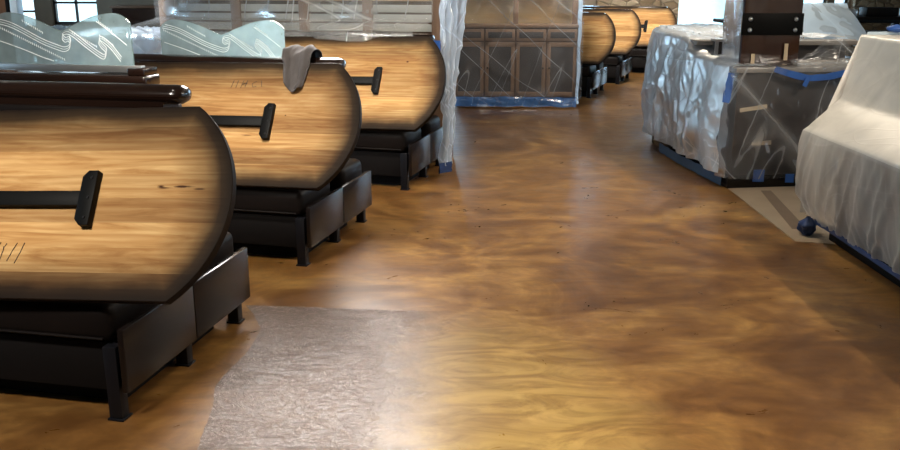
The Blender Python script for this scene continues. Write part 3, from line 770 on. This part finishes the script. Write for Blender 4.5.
# ------------------------------------------------------------------ right hand counter under milky plastic
t = thing('service_counter', 'long service counter under milky white plastic at the right edge', 'counter')
obj('body', box(NB(), 2.50, 2.0, .10, 3.9, 5.55, .66, .01), M['panel'], t)
obj('plinth', box(NB(), 2.46, 2.0, 0, 3.8, 5.5, .10, .01), M['black'], t)
obj('ledge', box(NB(), 2.34, 2.0, .66, 3.9, 5.62, .70, .01), M['brushed'], t)
obj('upper_case', box(NB(), 2.84, 2.0, .70, 3.9, 6.04, 1.24, .01), M['slat'], t)
def f(u, v):
    # u: along the counter (0 near .. 1 far end, then round the end), v: top -> hem
    L = 1.9+4.25*u
    prof = [(3.6, 1.275), (2.80, 1.27), (2.745, 1.13), (2.60, .88), (2.35, .735), (2.29, .70), (2.31, .5), (2.34, .28), (2.38, .13)]
    vs = [0, .22, .34, .48, .60, .64, .76, .88, 1.0]
    for k in range(len(vs)-1):
        if v <= vs[k+1]+1e-9: q = (v-vs[k])/(vs[k+1]-vs[k]); break
    x = prof[k][0]+(prof[k+1][0]-prof[k][0])*q; z = prof[k][1]+(prof[k+1][1]-prof[k][1])*q
    yend = 6.12 if v < .3 else 6.12-(min(v, .62)-.3)/.32*.46
    y = 1.9+(yend-1.9)*u
    low = max(0, (v-.64)/.36)
    fan = max(0, (u-.75)/.25)
    x += -.030*low**.6*N3(y*7+1.5*low, low*.8, 2) - .022*low**.5*(ridge(y*8-low*1.6, low*.7, 5)) - .010*low**.5*ridge(y*17+low*2, low, 9) + .012*N3(y*2, v*5)*(v > .22)
    if v <= .22: z += .006*N3(x*4, y*4)
    x -= .05*math.sin(low*math.pi)*fan
    z += .02*low*N3(y*3, 5)
    return Vector((x, y, z))
bm = grid(NB(), 220, 70, f)
# far end of the sheet, hanging down behind
def f2(u, v):
    x = 3.6-(.80+.45*min(1, v*1.6))*u ; z = 1.275-1.15*v
    if v > .5: x -= 0
    y = 6.12-.42*min(1, v*1.7)+.0
    if v > .45 and u > .9: x += 0
    y += .03*math.sin(u*14)*v
    return Vector((x-.0, y, z))
grid(bm, 30, 40, f2)
for fc in bm.faces:
    if fc.calc_center_median().z < .69: fc.material_index = 1  # same sheet, more see-through and slightly darker below the ledge
o = obj('milky_plastic_cover', bm, [M['milky'], M['milky_low']], recalc=False); tag(o, 'milky white plastic cover draped over the counter at the right edge', 'plastic sheet')
strip([(2.40, 5.60, .10), (2.36, 5.3, .13), (2.37, 4.7, .12), (2.36, 4.0, .115), (2.36, 3.0, .115), (2.36, 2.2, .115)], .03, M['navy'], 'blue tape along the bottom hem of the milky plastic counter cover')
bm = NB()
def f(u, v):
    a = u*2*math.pi; r = .055*math.sin(math.pi*(.08+.84*v))*(1+.6*N3(math.cos(a)*2, math.sin(a)*2, v*4))
    return Vector((r*math.cos(a), r*math.sin(a), .0+.13*v))
grid(bm, 24, 14, f); o = obj('tape_wad', bm, M['navy'], recalc=False, loc=(2.36, 5.6, 0)); tag(o, 'crumpled wad of blue tape at the floor corner of the milky counter cover', 'tape')
strip([(2.82, 6.08, 1.285), (3.05, 6.08, 1.287), (3.4, 6.08, 1.285)], .02, M['bframe'], 'thin grey-blue tape along the far top edge of the milky counter cover')
o = tag(obj('tape_wad', grid(NB(), 16, 10, lambda u, v: Vector((.07*math.sin(math.pi*v)*math.cos(u*6.283)*(1+.3*N3(u*4, v*3)), .05*math.sin(math.pi*v)*math.sin(u*6.283), .06*v))), M['blue'], recalc=False, loc=(3.02, 6.09, 1.285)), 'small blue tape wad on the far top edge of the milky cover', 'tape')
for xx, lab in ((3.25, 'small black clip on the top edge of the milky cover, nearer the frame edge'),):
    t = tag(obj('clip', box(NB(), xx-.03, 6.05, 1.285, xx+.03, 6.09, 1.315, .006), M['black']), lab, 'clip')

# ------------------------------------------------------------------ things far right: black rack
t = thing('equipment_rack', 'black low rack with open shelves behind the milky counter, far right', 'rack', (4.3, 10.2, 0), R(-5))
for x in (0, 1.35):
    for y in (0, .4): obj('post', box(NB(), x, y, 0, x+.04, y+.04, 1.45 if x else 1.28, .003), M['black'], t)
for z in (.3, .75, 1.05, 1.22): obj('shelf', box(NB(), -.02, -.02, z, 1.42, .46, z+.035, .004), M['black'], t)
for i, (x, w, h, m) in enumerate(((.05, .25, .08, 'brushed'), (.4, .35, .1, 'black'), (.85, .3, .09, 'bframe'))):
    c = math.cos(R(-5)); s = math.sin(R(-5)); X = 4.3+c*x; Y = 10.2+s*x
    b = tag(obj('tray', box(NB(), 0, .05, 0, w, .3, h, .01), M[m], loc=(X, Y, 1.256), rot=(0, 0, R(-5))), ('small silver', 'wide black', 'pale blue')[i]+' tray on top of the black rack', 'tray', None)
t = thing('bar_table', 'long black bar table below the far right window', 'table', (4.6, 15.2, 0), 0)
obj('top', box(NB(), 0, 0, .98, 3.2, .6, 1.04, .01), M['black'], t)
for x in (.1, 1.55, 3.0): obj('leg', box(NB(), x, .25, 0, x+.1, .35, .98), M['black'], t)

# wrapped tables by the windows
def wrapped(name, x0, y0, x1, y1, h, label, seed, rz=0):
    t = thing(name, label.replace('crumpled plastic over', 'dark table under'), 'table', (x0, y0, 0), rz)
    w, dpt = x1-x0, y1-y0
    obj('top', box(NB(), 0, 0, h-.05, w, dpt, h, .01), M['plank'], t)
    for a in (.05, w-.13):
        for b in (.05, dpt-.13): obj('leg', box(NB(), a, b, 0, a+.08, b+.08, h-.05), M['plank'], t)
    path = [(w+.02, dpt+.02, h), (-.02, dpt+.02, h), (-.02, -.02, h), (w+.02, -.02, h), (w+.02, dpt+.02, h)]
    bm = drape(path, min(w, dpt)*.48, lambda s: .25+.06*N3(s, seed), .03, .03, seed, nv=40, step=.035, crump=3)
    o = obj('crumpled_plastic_cover', bm, M['white'], recalc=False, loc=(x0, y0, 0), rot=(0, 0, rz)); tag(o, label, 'plastic sheet')
wrapped('wrapped_table', -7.1, 13.6, -5.4, 14.6, .93, 'crumpled plastic over the table below the far left window', 2.2)
wrapped('wrapped_table', -3.75, 8.9, -2.95, 9.9, 1.12, 'crumpled plastic over the table between the two glass dividers', 6.6)
# brown wooden posts and panels, upper left
t = thing('wooden_partition', 'brown wooden partition at the top left corner, left of the windows', 'partition', (-6.75, 11.5, 0), 0)
obj('panel', box(NB(), 0, 0, 0, 1.12, .1, 2.4, .005), M['cabinet'], t); obj('edge_strip', box(NB(), 1.12, -.02, 0, 1.17, .12, 2.4, .004), M['black'], t); obj('end_post', box(NB(), 1.18, -.03, 0, 1.27, .13, 2.5, .005), M['bframe'], t)
t = thing('low_partition', 'low dark wooden partition under the glass divider behind the nearest booth', 'partition', (-2.75, 4.99, 0), R(-12))
obj('panel', box(NB(), 0, 0, 0, 1.12, .10, 1.07, .006), M['plank'], t); obj('rail', box(NB(), -.02, -.03, 1.07, 1.16, .13, 1.132, .015, 3), M['rail'], t)
obj('end_block', box(NB(), 1.05, -.02, 1.132, 1.15, .12, 1.17, .006), M['rail'], t)
t = thing('wall_cabinet', 'dark brown cabinet against the far wall, right of the left windows', 'cabinet', (-6.5, 17.4, 0), 0)
obj('body', box(NB(), 0, 0, 0, 1.2, .6, 1.17, .01), M['pillar'], t); obj('top', box(NB(), -.03, -.03, 1.17, 1.23, .63, 1.22, .01), M['cabframe'], t)
t = thing('wooden_post', 'slim timber post behind the second divider, left end', 'post', (-3.2, 9.95, 0), 0)
obj('shaft', box(NB(), 0, 0, 0, .12, .12, 3.29, .004), M['cabframe'], t)

# ------------------------------------------------------------------ light
def area(name, loc, size, power, col=(1, 1, 1), target=None, sy=None, spread=None):
    l = bpy.data.lights.new(name, 'AREA'); l.energy = power; l.color = col; l.size = size
    if sy: l.shape = 'RECTANGLE'; l.size_y = sy
    if spread: l.spread = spread
    o = bpy.data.objects.new(name, l); C.objects.link(o); o.location = loc
    if target: o.rotation_euler = (Vector(target)-Vector(loc)).to_track_quat('-Z', 'Y').to_euler()
    return o
warm = (1, .86, .68)
wh = (1, .93, .82)
area('unseen_ceiling_lamp', (-1.9, 1.3, 3.0), .3, 20, wh, (-1.75, 3.25, .8), spread=R(70))
area('unseen_ceiling_lamp', (-1.5, 3.5, 3.1), .3, 21, wh, (-1.35, 5.2, .8), spread=R(70))
area('unseen_ceiling_lamp', (-.9, 5.5, 3.1), .3, 19, wh, (-.85, 7.2, .8), spread=R(70))
area('unseen_ceiling_lamp', (.75, 2.3, 3.25), .4, 22, warm, (.5, 2.7, 0), spread=R(75))
area('unseen_ceiling_lamp', (1.1, 5.6, 3.25), .5, 26, warm, (1.2, 6.0, 0), spread=R(90))
area('unseen_ceiling_lamp', (1.0, 10.6, 3.2), .5, 16, warm, (1.0, 12.6, 1.2))
area('unseen_ceiling_lamp', (1.3, 11.3, 3.2), .4, 34, wh, (1.7, 13.4, .8), spread=R(80))
area('unseen_ceiling_lamp', (2.2, 12.9, 3.2), .4, 36, wh, (2.5, 15.2, .8), spread=R(80))
area('unseen_ceiling_lamp', (3.2, 14.6, 3.2), .4, 52, wh, (3.6, 17, .8), spread=R(80))
area('unseen_ceiling_lamp', (-1.6, 6.6, 3.2), .4, 22, wh, (-1.4, 8, 1.3))
area('unseen_ceiling_lamp', (-6.0, 10.2, 3.2), .4, 60, wh)  # added to brighten the wooden partition
area('unseen_ceiling_lamp', (-3.3, 9.2, 3.2), .3, 40, (.85, .93, 1), (-3.4, 9.3, 1), spread=R(70))  # bluish light added to brighten the wrapped table
area('unseen_ceiling_lamp', (3.6, 17.6, 3.2), .4, 40, wh, (3.7, 19, 1))  # added to brighten the stone facing
area('unseen_ceiling_lamp', (3.6, 3.4, 3.2), .4, 26, (1, .95, .86), (2.8, 4.8, .8))
# unseen area light added so the rough floor patch glints
area('glint_light', (-1.05, 6.9, 2.2), 1.0, 22, (1, .93, .88), (-.42, 2.9, 0), sy=1.0, spread=R(60))
# bar spots: the hard shadows of the islands on the aisle are theirs
area('bar_spot', (3.9, 4.3, 3.25), .09, 95, warm, (1.5, 4.2, 0))
area('bar_spot', (3.1, 8.9, 3.2), .09, 95, warm, (1.3, 8.0, 0))
sky = (.55, .78, 1)
for h in far[3:]: area('window_daylight', ((h[0]+h[1])/2, 19.4, (h[2]+h[3])/2), h[1]-h[0], 55*(h[1]-h[0])*(h[3]-h[2]), sky, ((h[0]+h[1])/2, 10, .6), h[3]-h[2])
for h in left: area('window_daylight', (-11.4, (h[0]+h[1])/2, 1.8), h[1]-h[0], 230, sky, (0, (h[0]+h[1])/2, 1.0), 1.6)
for h in right: area('window_daylight', (12.4, (h[0]+h[1])/2, 1.8), h[1]-h[0], 110, sky, (0, (h[0]+h[1])/2, 1.0), 1.6)

w = bpy.data.worlds.new('sky'); S.world = w; w.use_nodes = True; nt = w.node_tree; nt.nodes.clear(); g = G(nt)
tc = g.n('ShaderNodeTexCoord'); nz = g.n('ShaderNodeTexNoise', _Scale=9, _Detail=5); g.l(tc.outputs['Generated'], nz.inputs[0])
bg = g.n('ShaderNodeBackground', _Strength=2.4); g.l(g.ramp(nz.outputs['Fac'], [(.40, (.42, .68, .74)), (.52, (.80, .93, 1))]), bg.inputs[0])
wo = g.n('ShaderNodeOutputWorld'); g.l(bg.outputs[0], wo.inputs[0])

# ------------------------------------------------------------------ camera
cam = bpy.data.cameras.new('camera'); co = bpy.data.objects.new('camera', cam); C.objects.link(co)
cam.sensor_width = 36; cam.lens = 36*880/900; cam.clip_end = 100
co.location = (0, 0, 1.6); co.rotation_euler = (R(90)-math.atan(240/880), 0, 0); S.camera = co
vs = S.view_settings; vs.view_transform = 'Standard'; vs.look = 'None'; vs.gamma = 1; vs.exposure = 0; vs.use_curve_mapping = False
S.cycles.max_bounces = 8; S.cycles.transparent_max_bounces = 16; S.cycles.use_denoising = True
